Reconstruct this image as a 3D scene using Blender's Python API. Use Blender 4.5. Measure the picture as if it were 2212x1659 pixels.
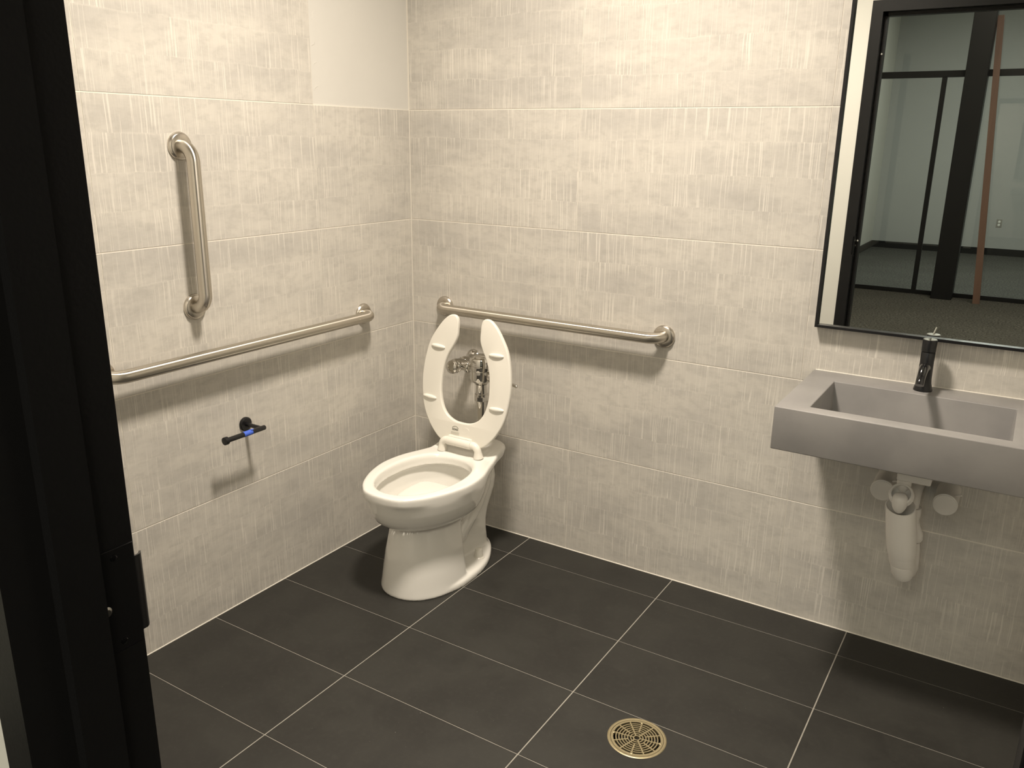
import bpy, bmesh, math, random
from mathutils import Vector, Matrix
random.seed(7)
S = bpy.context.scene
for o in list(bpy.data.objects): bpy.data.objects.remove(o)
COL = S.collection
PI = math.pi

# ------------------------------------------------------------------ camera
CY, CP, CR, CF = -0.55737, -0.28528, 0.01332, 1798.86
cam_d = bpy.data.cameras.new('camera'); cam = bpy.data.objects.new('camera', cam_d); COL.objects.link(cam)
fw = Vector((math.sin(CY)*math.cos(CP), math.cos(CY)*math.cos(CP), math.sin(CP)))
r0 = fw.cross(Vector((0, 0, 1))).normalized(); u0 = r0.cross(fw)
r1 = r0*math.cos(CR) + u0*math.sin(CR); u1 = u0*math.cos(CR) - r0*math.sin(CR)
M = Matrix((r1, u1, -fw)).transposed().to_4x4(); M.translation = (2.126, -2.63652, 1.54317)
cam.matrix_world = M
cam_d.sensor_fit = 'HORIZONTAL'; cam_d.sensor_width = 36.0; cam_d.lens = CF/2212*36.0
cam_d.clip_start = 0.02; cam_d.clip_end = 60
S.camera = cam

# ------------------------------------------------------------------ view, world, lamps
S.view_settings.view_transform = 'Standard'; S.view_settings.look = 'None'
S.view_settings.gamma = 1.0; S.view_settings.use_curve_mapping = False
S.view_settings.exposure = 0.0
w = bpy.data.worlds.new('world'); S.world = w; w.use_nodes = True
w.node_tree.nodes['Background'].inputs[0].default_value = (0.6, 0.62, 0.6, 1)
w.node_tree.nodes['Background'].inputs[1].default_value = 0.02

def lamp(name, loc, power, color, size, shape='DISK', size_y=None, rot=(0, 0, 0)):
    d = bpy.data.lights.new(name, 'AREA'); d.shape = shape; d.size = size
    if size_y: d.size_y = size_y
    d.energy = power; d.color = color
    o = bpy.data.objects.new(name, d); o.location = loc; o.rotation_euler = rot; COL.objects.link(o); return o
LX, LY, CEIL = 1.08, -1.03, 2.90
lamp('downlight_lamp', (LX, LY, CEIL-0.012), 54, (1.0, 0.888, 0.760), 0.30).data.spread = math.radians(140)
lamp('unseen_office_lamp', (1.8, -4.7, 3.58), 60, (1.0, 0.91, 0.74), 1.2, 'SQUARE')  # added fill through the doorway onto the lower back wall
lamp('unseen_office_lamp', (3.5, -4.5, 3.58), 75, (1.0, 0.91, 0.74), 1.2, 'SQUARE')  # added fill, reaches the toilet and left wall through the doorway
lamp('unseen_office_lamp', (1.7, -8.3, 3.58), 120, (0.96, 0.98, 0.94), 1.2, 'SQUARE')  # unseen lamp, set to light the office walls in the mirror

# ------------------------------------------------------------------ materials
def mat(name, col, rough=0.5, metal=0.0, spec=0.5, coat=0.0, bump=None, var=None, aniso=0):
    m = bpy.data.materials.new(name); m.use_nodes = True
    nt = m.node_tree; b = nt.nodes['Principled BSDF']
    b.inputs['Base Color'].default_value = (*col, 1); b.inputs['Roughness'].default_value = rough
    b.inputs['Metallic'].default_value = metal; b.inputs['Specular IOR Level'].default_value = spec
    b.inputs['Coat Weight'].default_value = coat; b.inputs['Coat Roughness'].default_value = 0.08
    if aniso: b.inputs['Anisotropic'].default_value = aniso
    if bump or var:
        tc = nt.nodes.new('ShaderNodeTexCoord')
    if var:   # (scale, amount)
        n = nt.nodes.new('ShaderNodeTexNoise'); n.inputs['Scale'].default_value = var[0]; n.inputs['Detail'].default_value = 6
        nt.links.new(tc.outputs['Object'], n.inputs['Vector'])
        mx = nt.nodes.new('ShaderNodeMix'); mx.data_type = 'RGBA'
        mx.inputs['A'].default_value = (*[c*(1-var[1]) for c in col], 1)
        mx.inputs['B'].default_value = (*[min(1, c*(1+var[1])) for c in col], 1)
        nt.links.new(n.outputs['Fac'], mx.inputs['Factor']); nt.links.new(mx.outputs['Result'], b.inputs['Base Color'])
    if bump:  # (scale, strength)
        n = nt.nodes.new('ShaderNodeTexNoise'); n.inputs['Scale'].default_value = bump[0]; n.inputs['Detail'].default_value = 4
        nt.links.new(tc.outputs['Object'], n.inputs['Vector'])
        bp = nt.nodes.new('ShaderNodeBump'); bp.inputs['Strength'].default_value = bump[1]; bp.inputs['Distance'].default_value = 0.002
        nt.links.new(n.outputs['Fac'], bp.inputs['Height']); nt.links.new(bp.outputs['Normal'], b.inputs['Normal'])
    return m

class NT:
    """small helper for node graphs"""
    def __init__(s, m): s.nt = m.node_tree; s.L = s.nt.links.new
    def n(s, t, **k):
        nd = s.nt.nodes.new(t)
        for a, v in k.items(): setattr(nd, a, v)
        return nd
    def put(s, sock, v):
        if isinstance(v, bpy.types.NodeSocket): s.L(v, sock)
        else: sock.default_value = v
    def math(s, op, a, b=0.0, c=None, clamp=False):
        nd = s.n('ShaderNodeMath', operation=op); nd.use_clamp = clamp
        s.put(nd.inputs[0], a); s.put(nd.inputs[1], b)
        if c is not None: s.put(nd.inputs[2], c)
        return nd.outputs[0]
    def vec(s, x, y, z):
        nd = s.n('ShaderNodeCombineXYZ'); s.put(nd.inputs[0], x); s.put(nd.inputs[1], y); s.put(nd.inputs[2], z); return nd.outputs[0]
    def noise(s, v, scale=1.0, detail=2.0, rough=0.5):
        nd = s.n('ShaderNodeTexNoise'); s.L(v, nd.inputs['Vector']); nd.inputs['Scale'].default_value = scale
        nd.inputs['Detail'].default_value = detail; nd.inputs['Roughness'].default_value = rough; return nd.outputs['Fac']
    def mapr(s, v, a, b, c=0.0, d=1.0):
        nd = s.n('ShaderNodeMapRange'); s.L(v, nd.inputs[0]); nd.interpolation_type = 'SMOOTHSTEP'
        for i, q in enumerate((a, b, c, d)): nd.inputs[1+i].default_value = q
        return nd.outputs[0]
    def mix(s, f, a, b):
        nd = s.n('ShaderNodeMix', data_type='RGBA'); s.put(nd.inputs['Factor'], f)
        s.put(nd.inputs['A'], a); s.put(nd.inputs['B'], b); return nd.outputs['Result']

def wall_tile_material():
    m = bpy.data.materials.new('striated_porcelain'); m.use_nodes = True
    g = NT(m); b = m.node_tree.nodes['Principled BSDF']
    tc = g.n('ShaderNodeTexCoord'); sp = g.n('ShaderNodeSeparateXYZ'); g.L(tc.outputs['Object'], sp.inputs[0])
    oi = g.n('ShaderNodeObjectInfo'); rnd = g.math('MULTIPLY', oi.outputs['Random'], 57.0)
    X, Z = sp.outputs[0], sp.outputs[2]
    # four woven bands in each tile, their borders slightly wavy
    wob = g.noise(g.vec(g.math('MULTIPLY', X, 6.0), rnd, 0.0), 1.0, 2)
    zb = g.math('ADD', g.math('DIVIDE', Z, 0.1035), g.math('MULTIPLY', g.math('SUBTRACT', wob, 0.5), 0.22))
    band = g.math('FLOOR', zb); fr = g.math('FRACT', zb)
    bseed = g.math('ADD', g.math('MULTIPLY', band, 13.7), rnd)
    bend = g.math('MULTIPLY', g.noise(g.vec(g.math('MULTIPLY', X, 9.0), bseed, g.math('MULTIPLY', Z, 14.0)), 1.0, 2), 0.006)
    xs = g.math('ADD', X, bend)
    # light threads
    t1 = g.noise(g.vec(g.math('MULTIPLY', xs, 290.0), bseed, g.math('MULTIPLY', Z, 4.0)), 1.0, 1.0)
    thr = g.mapr(t1, 0.575, 0.66)
    t2 = g.noise(g.vec(g.math('MULTIPLY', xs, 420.0), g.math('ADD', bseed, 31.0), g.math('MULTIPLY', Z, 16.0)), 1.0, 2.0)
    fine = g.mapr(t2, 0.35, 0.7)
    mk = g.noise(g.vec(g.math('MULTIPLY', X, 5.0), g.math('MULTIPLY', bseed, 1.0), g.math('MULTIPLY', Z, 9.0)), 1.0, 3.0)
    mask = g.mapr(mk, 0.34, 0.62, 0.40, 1.0)
    # smoky patches, lying
    p1 = g.noise(g.vec(g.math('MULTIPLY', X, 2.6), g.math('ADD', rnd, 3.0), g.math('MULTIPLY', Z, 9.0)), 1.0, 5.0, 0.6)
    patch = g.mapr(p1, 0.36, 0.68)
    p2 = g.noise(g.vec(g.math('MULTIPLY', X, 22.0), g.math('ADD', bseed, 9.0), g.math('MULTIPLY', Z, 40.0)), 1.0, 5.0, 0.65)
    base = g.mix(patch, (0.605, 0.577, 0.520, 1), (0.500, 0.479, 0.440, 1))
    base = g.mix(g.mapr(p2, 0.42, 0.72, 0.0, 0.38), base, (0.37, 0.355, 0.325, 1))
    base = g.mix(g.math('MULTIPLY', g.math('MULTIPLY', fine, mask), 0.24), base, (0.40, 0.38, 0.34, 1))
    base = g.mix(g.math('MULTIPLY', g.math('MULTIPLY', thr, mask), 0.64), base, (0.75, 0.715, 0.645, 1))
    # band borders
    edge = g.mapr(g.math('ABSOLUTE', g.math('SUBTRACT', fr, 0.5)), 0.455, 0.49)
    en = g.mapr(g.noise(g.vec(g.math('MULTIPLY', X, 11.0), bseed, 0.0), 1.0, 3), 0.4, 0.62)
    base = g.mix(g.math('MULTIPLY', g.math('MULTIPLY', edge, en), 0.28), base, (0.68, 0.65, 0.585, 1))
    g.L(base, b.inputs['Base Color'])
    b.inputs['Roughness'].default_value = 0.48; b.inputs['Specular IOR Level'].default_value = 0.35
    bp = g.n('ShaderNodeBump'); bp.inputs['Strength'].default_value = 0.18; bp.inputs['Distance'].default_value = 0.001
    g.L(g.math('ADD', thr, fine), bp.inputs['Height']); g.L(bp.outputs['Normal'], b.inputs['Normal'])
    return m

def floor_tile_material():
    m = bpy.data.materials.new('slate_porcelain'); m.use_nodes = True
    g = NT(m); b = m.node_tree.nodes['Principled BSDF']
    tc = g.n('ShaderNodeTexCoord'); oi = g.n('ShaderNodeObjectInfo')
    va = g.n('ShaderNodeVectorMath', operation='ADD'); g.L(tc.outputs['Object'], va.inputs[0])
    g.L(g.vec(g.math('MULTIPLY', oi.outputs['Random'], 40.0), 0.0, 0.0), va.inputs[1])
    V = va.outputs[0]
    a = g.noise(V, 5.0, 6.0, 0.6); c = g.noise(V, 60.0, 4.0, 0.6)
    base = g.mix(g.mapr(a, 0.35, 0.65), (0.0215, 0.0205, 0.0180, 1), (0.0275, 0.0265, 0.0225, 1))
    base = g.mix(g.mapr(c, 0.45, 0.75, 0.0, 0.35), base, (0.037, 0.036, 0.031, 1))
    sp = g.noise(V, 170.0, 1.0); base = g.mix(g.mapr(sp, 0.80, 0.84, 0.0, 0.6), base, (0.3, 0.29, 0.26, 1))
    g.L(base, b.inputs['Base Color'])
    g.L(g.mapr(a, 0.3, 0.7, 0.48, 0.62), b.inputs['Roughness']); b.inputs['Specular IOR Level'].default_value = 0.35
    bp = g.n('ShaderNodeBump'); bp.inputs['Strength'].default_value = 0.12; bp.inputs['Distance'].default_value = 0.001
    g.L(g.noise(V, 240.0, 3.0), bp.inputs['Height']); g.L(bp.outputs['Normal'], b.inputs['Normal'])
    return m

def carpet_material():
    m = bpy.data.materials.new('carpet_loops'); m.use_nodes = True
    g = NT(m); b = m.node_tree.nodes['Principled BSDF']
    tc = g.n('ShaderNodeTexCoord'); V = tc.outputs['Object']
    a = g.noise(V, 2.0, 5.0); c = g.noise(V, 55.0, 4.0, 0.7)
    base = g.mix(g.mapr(c, 0.36, 0.64), (0.030, 0.030, 0.026, 1), (0.125, 0.122, 0.108, 1))
    base = g.mix(g.mapr(a, 0.3, 0.7, 0, 0.35), base, (0.05, 0.048, 0.042, 1))
    g.L(base, b.inputs['Base Color']); b.inputs['Roughness'].default_value = 0.95
    b.inputs['Specular IOR Level'].default_value = 0.1
    return m

def wood_material():
    m = bpy.data.materials.new('red_brown_wood'); m.use_nodes = True
    g = NT(m); b = m.node_tree.nodes['Principled BSDF']
    tc = g.n('ShaderNodeTexCoord'); mp = g.n('ShaderNodeMapping'); g.L(tc.outputs['Object'], mp.inputs[0])
    mp.inputs['Scale'].default_value = (30, 30, 1.5)
    g.L(g.mix(g.noise(mp.outputs[0], 1.0, 5), (0.085, 0.045, 0.030, 1), (0.15, 0.082, 0.055, 1)), b.inputs['Base Color'])
    b.inputs['Roughness'].default_value = 0.6
    return m

def concrete_material():
    m = bpy.data.materials.new('grey_cast_stone'); m.use_nodes = True
    g = NT(m); b = m.node_tree.nodes['Principled BSDF']
    tc = g.n('ShaderNodeTexCoord'); V = tc.outputs['Object']
    a = g.noise(V, 7.0, 5.0); c = g.noise(V, 90.0, 3.0)
    base = g.mix(g.mapr(a, 0.3, 0.7), (0.218, 0.211, 0.206, 1), (0.262, 0.253, 0.244, 1))
    base = g.mix(g.mapr(c, 0.66, 0.8, 0, 0.3), base, (0.15, 0.145, 0.14, 1))
    g.L(base, b.inputs['Base Color']); b.inputs['Roughness'].default_value = 0.42
    b.inputs['Specular IOR Level'].default_value = 0.45
    return m

WT, FT, CARPET, WOOD, STONE = wall_tile_material(), floor_tile_material(), carpet_material(), wood_material(), concrete_material()
PAINT = mat('white_wall_paint', (0.72, 0.71, 0.66), 0.75, var=(3, 0.03), bump=(90, 0.15))
DRYWALL = mat('bare_drywall_paint', (0.62, 0.605, 0.56), 0.8, var=(4, 0.04), bump=(40, 0.25))
OFFSIDE = mat('lit_office_paint', (0.66, 0.65, 0.59), 0.8, var=(2, 0.04))  # stronger light on the side wall put into the paint colour
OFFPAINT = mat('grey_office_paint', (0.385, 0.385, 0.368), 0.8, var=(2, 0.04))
CEILM = mat('ceiling_paint', (0.75, 0.74, 0.70), 0.85, bump=(120, 0.2))
GROUTW = mat('wall_grout', (0.74, 0.70, 0.62), 0.9, bump=(300, 0.3))
GROUTF = mat('floor_grout', (0.30, 0.285, 0.25), 0.9, var=(25, 0.25), bump=(300, 0.3))
BLACKF = mat('black_door_enamel', (0.009, 0.009, 0.0095), 0.40, 0.0, 0.28, var=(6, 0.15), bump=(180, 0.1))
BLACKM = mat('matte_black_metal', (0.013, 0.013, 0.014), 0.30, 0.3, bump=(400, 0.05))
BLACKG = mat('glossy_black_metal', (0.010, 0.010, 0.011), 0.16, 0.4, coat=0.5)
STEEL = mat('satin_stainless', (0.60, 0.56, 0.49), 0.30, 1.0)
STEELF = mat('turned_stainless', (0.58, 0.54, 0.48), 0.26, 1.0, bump=(500, 0.05))
_nt = STEEL.node_tree; _t = _nt.nodes.new('ShaderNodeTangent'); _t.direction_type = 'UV_MAP'
_nt.links.new(_t.outputs[0], _nt.nodes['Principled BSDF'].inputs['Tangent']); _nt.nodes['Principled BSDF'].inputs['Anisotropic'].default_value = 0.92
CHROME = mat('polished_chrome', (0.66, 0.64, 0.60), 0.05, 1.0, bump=(5, 0.02))
CERAMIC = mat('white_vitreous_china', (0.80, 0.785, 0.735), 0.10, 0.0, 0.5, coat=0.4, var=(2, 0.01))
SEATM = mat('white_seat_plastic', (0.80, 0.775, 0.70), 0.24, 0.0, 0.5, var=(3, 0.01))
PVC = mat('white_soft_pvc', (0.72, 0.695, 0.65), 0.38, var=(9, 0.03))
MIRROR = mat('silvered_glass', (0.86, 0.88, 0.85), 0.0, 1.0, var=(1, 0.002))
TAPE = mat('blue_masking_tape', (0.055, 0.13, 0.62), 0.6, bump=(300, 0.3), var=(40, 0.1))
BRONZE = mat('nickel_bronze', (0.42, 0.36, 0.225), 0.44, 0.85, var=(60, 0.15), bump=(250, 0.2))
WELL = mat('drain_well_iron', (0.03, 0.026, 0.022), 0.7, var=(30, 0.3))
INK = mat('grey_print', (0.16, 0.16, 0.13), 0.6, var=(50, 0.05))
INKL = mat('pale_grey_print', (0.42, 0.41, 0.34), 0.6, var=(50, 0.05))
SEAL = mat('white_caulk', (0.70, 0.67, 0.60), 0.6, bump=(200, 0.2))
OUTM = mat('outlet_plastic', (0.80, 0.79, 0.74), 0.4, var=(10, 0.02))
OUTP = mat('outlet_steel_plate', (0.34, 0.33, 0.30), 0.4, 0.5, var=(10, 0.05))
BRIGHT = mat('brushed_steel', (0.45, 0.44, 0.40), 0.3, 1.0, bump=(200, 0.05))
def glass_mat(name, col, rough=0.0):
    m = bpy.data.materials.new(name); m.use_nodes = True
    g = NT(m); nt = m.node_tree; nt.nodes.remove(nt.nodes['Principled BSDF'])
    out = nt.nodes['Material Output']
    tr = g.n('ShaderNodeBsdfTransparent'); tr.inputs[0].default_value = (*col, 1)
    gl = g.n('ShaderNodeBsdfGlossy'); gl.inputs['Roughness'].default_value = rough
    fr = g.n('ShaderNodeFresnel'); fr.inputs[0].default_value = 1.5
    f2 = g.math('MULTIPLY', fr.outputs[0], 1.0)
    mx = g.n('ShaderNodeMixShader'); g.L(f2, mx.inputs[0]); g.L(tr.outputs[0], mx.inputs[1]); g.L(gl.outputs[0], mx.inputs[2])
    g.L(mx.outputs[0], out.inputs[0]); return m
PANE = glass_mat('clear_pane', (0.93, 0.95, 0.93))
WATER = mat('bowl_water', (0.60, 0.61, 0.54), 0.02, 0.0, 0.6, var=(3, 0.01))
GLOW = bpy.data.materials.new('lamp_diffuser'); GLOW.use_nodes = True
_b = GLOW.node_tree.nodes['Principled BSDF']; _b.inputs['Emission Color'].default_value = (1, 0.87, 0.68, 1); _b.inputs['Emission Strength'].default_value = 6

# ------------------------------------------------------------------ mesh helpers
def bm_new(): return bmesh.new()
def add_box(bm, a, b, bev=0.0, seg=1):
    a = Vector(a); b = Vector(b)
    r = bmesh.ops.create_cube(bm, size=1.0)
    vs = r['verts']; c = (a+b)/2; s = b-a
    for v in vs: v.co = Vector((v.co.x*s.x, v.co.y*s.y, v.co.z*s.z)) + c
    if bev:
        es = list({e for v in vs for e in v.link_edges})
        bmesh.ops.bevel(bm, geom=es, offset=bev, segments=seg, profile=0.5, affect='EDGES')
def add_tube(bm, pts, rad, n=20, cap=True, uv=False):
    """round tube along points; rad a number or a list"""
    pts = [Vector(p) for p in pts]; m = len(pts)
    rr = rad if isinstance(rad, (list, tuple)) else [rad]*m
    rings = []; prev = None
    for i, p in enumerate(pts):
        t = (pts[min(i+1, m-1)] - pts[max(i-1, 0)])
        if t.length < 1e-9: t = pts[-1]-pts[0]
        t.normalize()
        if prev is None:
            ref = Vector((0, 0, 1)) if abs(t.z) < 0.9 else Vector((1, 0, 0))
            u = (ref - t*ref.dot(t)).normalized()
        else: u = (prev - t*prev.dot(t)).normalized()
        prev = u; v = t.cross(u)
        rings.append([bm.verts.new(p + (u*math.cos(2*PI*k/n) + v*math.sin(2*PI*k/n))*rr[i]) for k in range(n)])
    for i in range(m-1):
        for k in range(n):
            bm.faces.new((rings[i][k], rings[i][(k+1) % n], rings[i+1][(k+1) % n], rings[i+1][k]))
    if cap: bm.faces.new(rings[0][::-1]); bm.faces.new(rings[-1])
    if uv:      # u along the tube, v around it (gives the brushed metal its grain)
        L = bm.loops.layers.uv.verify(); ix = {}
        for i, r in enumerate(rings):
            for k, v in enumerate(r): ix[v] = (i, k)
        for f in bm.faces:
            if len(f.verts) != 4: continue
            ks = [ix[l.vert][1] for l in f.loops]; wrap = max(ks)-min(ks) > 1
            for l in f.loops:
                i, k = ix[l.vert]; l[L].uv = (i*1.0, (n if (k == 0 and wrap) else k)/n)
def add_lathe(bm, prof, origin=(0, 0, 0), axis=(0, 0, 1), n=32, cap=True):
    """prof: (distance along axis, radius)"""
    ax = Vector(axis).normalized(); o = Vector(origin)
    ref = Vector((1, 0, 0)) if abs(ax.x) < 0.9 else Vector((0, 0, 1))
    u = (ref-ax*ref.dot(ax)).normalized(); v = ax.cross(u); rings = []
    for h, r in prof:
        rings.append([bm.verts.new(o+ax*h+(u*math.cos(2*PI*k/n)+v*math.sin(2*PI*k/n))*max(r, 1e-5)) for k in range(n)])
    for i in range(len(rings)-1):
        for k in range(n):
            bm.faces.new((rings[i][k], rings[i][(k+1) % n], rings[i+1][(k+1) % n], rings[i+1][k]))
    if cap: bm.faces.new(rings[0][::-1]); bm.faces.new(rings[-1])
def add_prism(bm, poly, d, origin=(0, 0, 0), ux=(1, 0, 0), uy=(0, 1, 0)):
    ux = Vector(ux); uy = Vector(uy); n = ux.cross(uy); o = Vector(origin)
    a = [bm.verts.new(o+ux*p[0]+uy*p[1]) for p in poly]; b = [bm.verts.new(v.co+n*d) for v in a]
    bm.faces.new(a[::-1]); bm.faces.new(b)
    for i in range(len(a)):
        j = (i+1) % len(a); bm.faces.new((a[i], a[j], b[j], b[i]))
def add_rings(bm, rings, close_start=True, close_end=True):
    R = [[bm.verts.new(p) for p in r] for r in rings]; n = len(R[0])
    for i in range(len(R)-1):
        for k in range(n): bm.faces.new((R[i][k], R[i][(k+1) % n], R[i+1][(k+1) % n], R[i+1][k]))
    if close_start: bm.faces.new(R[0][::-1])
    if close_end: bm.faces.new(R[-1])
def mesh_of(name, bm, m, smooth=None):
    bmesh.ops.recalc_face_normals(bm, faces=bm.faces)
    me = bpy.data.meshes.new(name); bm.to_mesh(me); bm.free()
    if m: me.materials.append(m)
    if smooth is not None:
        for p in me.polygons: p.use_smooth = True
        try: me.set_sharp_from_angle(angle=math.radians(smooth))
        except Exception: pass
    return me
def obj(name, bm, m, parent=None, smooth=35):
    o = bpy.data.objects.new(name, mesh_of(name, bm, m, smooth) if isinstance(bm, bmesh.types.BMesh) else bm)
    COL.objects.link(o)
    if parent: o.parent = parent; o.matrix_parent_inverse = Matrix.Translation(-Vector(root_loc(parent)))
    return o
def root_loc(p):
    v = Vector((0, 0, 0))
    # parts are modelled in world coordinates; undo the parent's offset
    while p: v += p.location; p = p.parent if p.parent else None
    return v
def tag(o, label, cat, group=None, kind=None):
    o['label'] = label; o['category'] = cat
    if group: o['group'] = group
    if kind: o['kind'] = kind
    return o
def thing(name, label, cat, loc=(0, 0, 0), group=None):
    o = bpy.data.objects.new(name, None); o.empty_display_size = 0.05; COL.objects.link(o); o.location = loc
    return tag(o, label, cat, group)
def part(name, bm, m, parent, smooth=35, label=None):
    """part modelled in world coordinates"""
    o = bpy.data.objects.new(name, mesh_of(name, bm, m, smooth)); COL.objects.link(o)
    o.parent = parent
    off = Vector((0, 0, 0)); p = parent
    while p: off += p.location; p = p.parent
    o.data.transform(Matrix.Translation(-off))
    if label: o['label'] = label
    return o
def struct(name, bm, m, label, cat, smooth=None):
    o = bpy.data.objects.new(name, mesh_of(name, bm, m, smooth)); COL.objects.link(o)
    return tag(o, label, cat, kind='structure')
def evaluated(bm, build, m, smooth=60):
    """run modifiers on a temporary object and hand back the finished mesh"""
    me = bpy.data.meshes.new('tmp'); bmesh.ops.recalc_face_normals(bm, faces=bm.faces); bm.to_mesh(me); bm.free()
    t = bpy.data.objects.new('tmp', me); COL.objects.link(t); extra = build(t)
    dg = bpy.context.evaluated_depsgraph_get(); dg.update()
    out = bpy.data.meshes.new_from_object(t.evaluated_get(dg))
    for e in (extra or []): bpy.data.objects.remove(e)
    bpy.data.objects.remove(t)
    out.materials.clear(); out.materials.append(m)
    for p in out.polygons: p.use_smooth = True
    try: out.set_sharp_from_angle(angle=math.radians(smooth))
    except Exception: pass
    return out
def mpart(name, me, parent, label=None):
    o = bpy.data.objects.new(name, me); COL.objects.link(o); o.parent = parent
    off = Vector((0, 0, 0)); p = parent
    while p: off += p.location; p = p.parent
    me.transform(Matrix.Translation(-off))
    if label: o['label'] = label
    return o

# ------------------------------------------------------------------ room shell
RX, FY, FY2 = 2.42, -2.140, -2.268        # right wall, front wall inside / outside faces
TT = 0.010                                # tile thickness (grout bed behind)
H = [0.0, 0.4137, 0.8250, 1.2363, 1.6476, 2.0589, 2.4702, 2.8815]
G = 0.0015                                # half a wall joint
DRX, DRY, DRR = 1.424, -0.850, 0.0805      # floor drain

# back wall: substrate + tiles
bm = bm_new(); add_box(bm, (-0.12, 0.0009, -0.02), (RX+0.1, 0.12, CEIL)); wall_back = struct('wall_back', bm, GROUTW, 'wall of large beige striated porcelain tiles behind the toilet and sink', 'wall')
bm = bm_new(); add_box(bm, (-0.12, FY2-0.0, -0.02), (-0.0009, 0.0009, 1.6476)); add_box(bm, (-0.12, FY2, 1.6476), (-0.0009, -0.5052, CEIL))
wall_left = struct('wall_left', bm, GROUTW, 'wall of beige striated tiles at left with the vertical grab bar', 'wall')
_tm = {}
def wall_tile(parent, x0, z0, w_, h_, left):
    key = (round(w_, 4), round(h_, 4))
    if key not in _tm:
        b = bm_new(); add_box(b, (0.0006, 0.0, G), (w_-0.0006, TT, h_-G), 0.0006)
        _tm[key] = mesh_of('tile', b, WT)
    o = bpy.data.objects.new('tile', _tm[key]); COL.objects.link(o); o.parent = parent
    if left: o.rotation_euler = (0, 0, PI/2); o.location = (0, x0, z0)   # local x runs along +y, face towards +x
    else: o.location = (x0, 0, z0)
    return o
for r in range(8):
    z0 = H[r]; z1 = H[r+1] if r < 7 else CEIL
    if z1-z0 < 0.03: continue
    for xa, xb in ((0.0025, 0.7417), (0.7417, 1.5600), (1.5600, 2.3784), (2.3784, RX)):
        wall_tile(wall_back, xa, z0, xb-xa, z1-z0, False)
    for ya, yb in ((FY, -1.3235), (-1.3235, -0.5052), (-0.5052, 0.0)):
        if ya == -0.5052 and r >= 4: continue
        o = wall_tile(wall_left, ya, z0, yb-ya, z1-z0, True)
# bare painted patch where two tiles are missing, a little behind the tile face
bm = bm_new(); add_box(bm, (-0.12, -0.5052, 1.6476), (-0.0035, 0.0018, CEIL))
trim_1 = struct('trim_1', bm, DRYWALL, 'bare painted drywall patch in the upper corner where tiles are missing', 'drywall patch')
bm = bm_new()                              # ragged skim-coat edges along the patch
for k in range(16):
    z = 1.70 + k*0.075 + random.uniform(-.02, .02); L = random.uniform(.012, .035)
    pts = [(-0.0032, -0.500+random.uniform(-.002, .012), z), (-0.0030, -0.492+random.uniform(0, .012), z+L*.5), (-0.0032, -0.484+random.uniform(0, .012), z+L)]
    add_tube(bm, pts, 0.0007, 6)
part('skim_ridge', bm, DRYWALL, trim_1)
# front wall with the doorway, right wall, ceiling
DL, DRr, DTOP = 1.247, 2.267, 2.225
bm = bm_new()
add_box(bm, (-0.30, FY2, -0.02), (DL+0.012, FY, 3.62)); add_box(bm, (DRr-0.012, FY2, -0.02), (5.2, FY, 3.62)); add_box(bm, (DL+0.012, FY2, DTOP-0.012), (DRr-0.012, FY, 3.62))
struct('wall_front', bm, PAINT, 'white painted wall around the black door frame', 'wall')
bm = bm_new(); add_box(bm, (RX, FY, -0.02), (RX+0.1, 0.12, CEIL)); struct('wall_right', bm, PAINT, 'white painted wall right of the sink', 'wall')
bm = bm_new(); add_box(bm, (-0.12, FY, CEIL), (RX+0.1, 0.12, CEIL+0.1)); struct('ceiling', bm, CEILM, 'white ceiling of the washroom', 'ceiling')

# floor: grout bed with a hole for the drain, and one object for each tile
def cut_drain(bm, m, rr):
    def build(t):
        c = bm_new(); add_lathe(c, [(-0.2, rr), (0.2, rr)], (DRX, DRY, 0), n=64)
        cm = bpy.data.meshes.new('c'); bmesh.ops.recalc_face_normals(c, faces=c.faces); c.to_mesh(cm); c.free()
        co = bpy.data.objects.new('c', cm); COL.objects.link(co)
        md = t.modifiers.new('b', 'BOOLEAN'); md.operation = 'DIFFERENCE'; md.object = co; md.solver = 'EXACT'; return [co]
    return evaluated(bm, build, m, 30)
bm = bm_new(); add_box(bm, (-0.005, FY2, -0.06), (RX, 0.005, -0.0012))
fl = bpy.data.objects.new('floor', cut_drain(bm, GROUTF, DRR-0.004)); COL.objects.link(fl)
for p in fl.data.polygons: p.use_smooth = False
tag(fl, 'charcoal porcelain tile floor with light grout lines', 'floor', kind='structure')
GX, GY = 0.0019, 0.0012
xs = [0.0, 0.5768, 1.1868, 1.7968, 2.4068, RX]; ys = [0.0]
y = -0.1548
while y > FY2: ys.append(y); y -= 0.30754
ys.append(FY2)
_fm = {}
for i in range(5):
    for j in range(len(ys)-1):
        xa, xb, yb, ya = xs[i], xs[i+1], ys[j], ys[j+1]
        if xb-xa < 0.02 or yb-ya < 0.01: continue
        wx, wy = xb-xa, yb-ya
        near = xa < DRX+.09 and xb > DRX-.09 and ya < DRY+.082 and yb > DRY-.082
        if near:
            b = bm_new(); add_box(b, (xa+GX, ya+GY, -0.0095), (xb-GX, yb-GY, 0.0), 0.0006)
            me = cut_drain(b, FT, DRR-0.003); me.transform(Matrix.Translation((-xa, -ya, 0)))
            for p in me.polygons: p.use_smooth = False
        else:
            key = (round(wx, 4), round(wy, 4))
            if key not in _fm:
                b = bm_new(); add_box(b, (GX, GY, -0.0095), (wx-GX, wy-GY, 0.0), 0.0006); _fm[key] = mesh_of('tile', b, FT)
            me = _fm[key]
        o = bpy.data.objects.new('tile', me); COL.objects.link(o); o.parent = fl; o.location = (xa, ya, 0)
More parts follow.
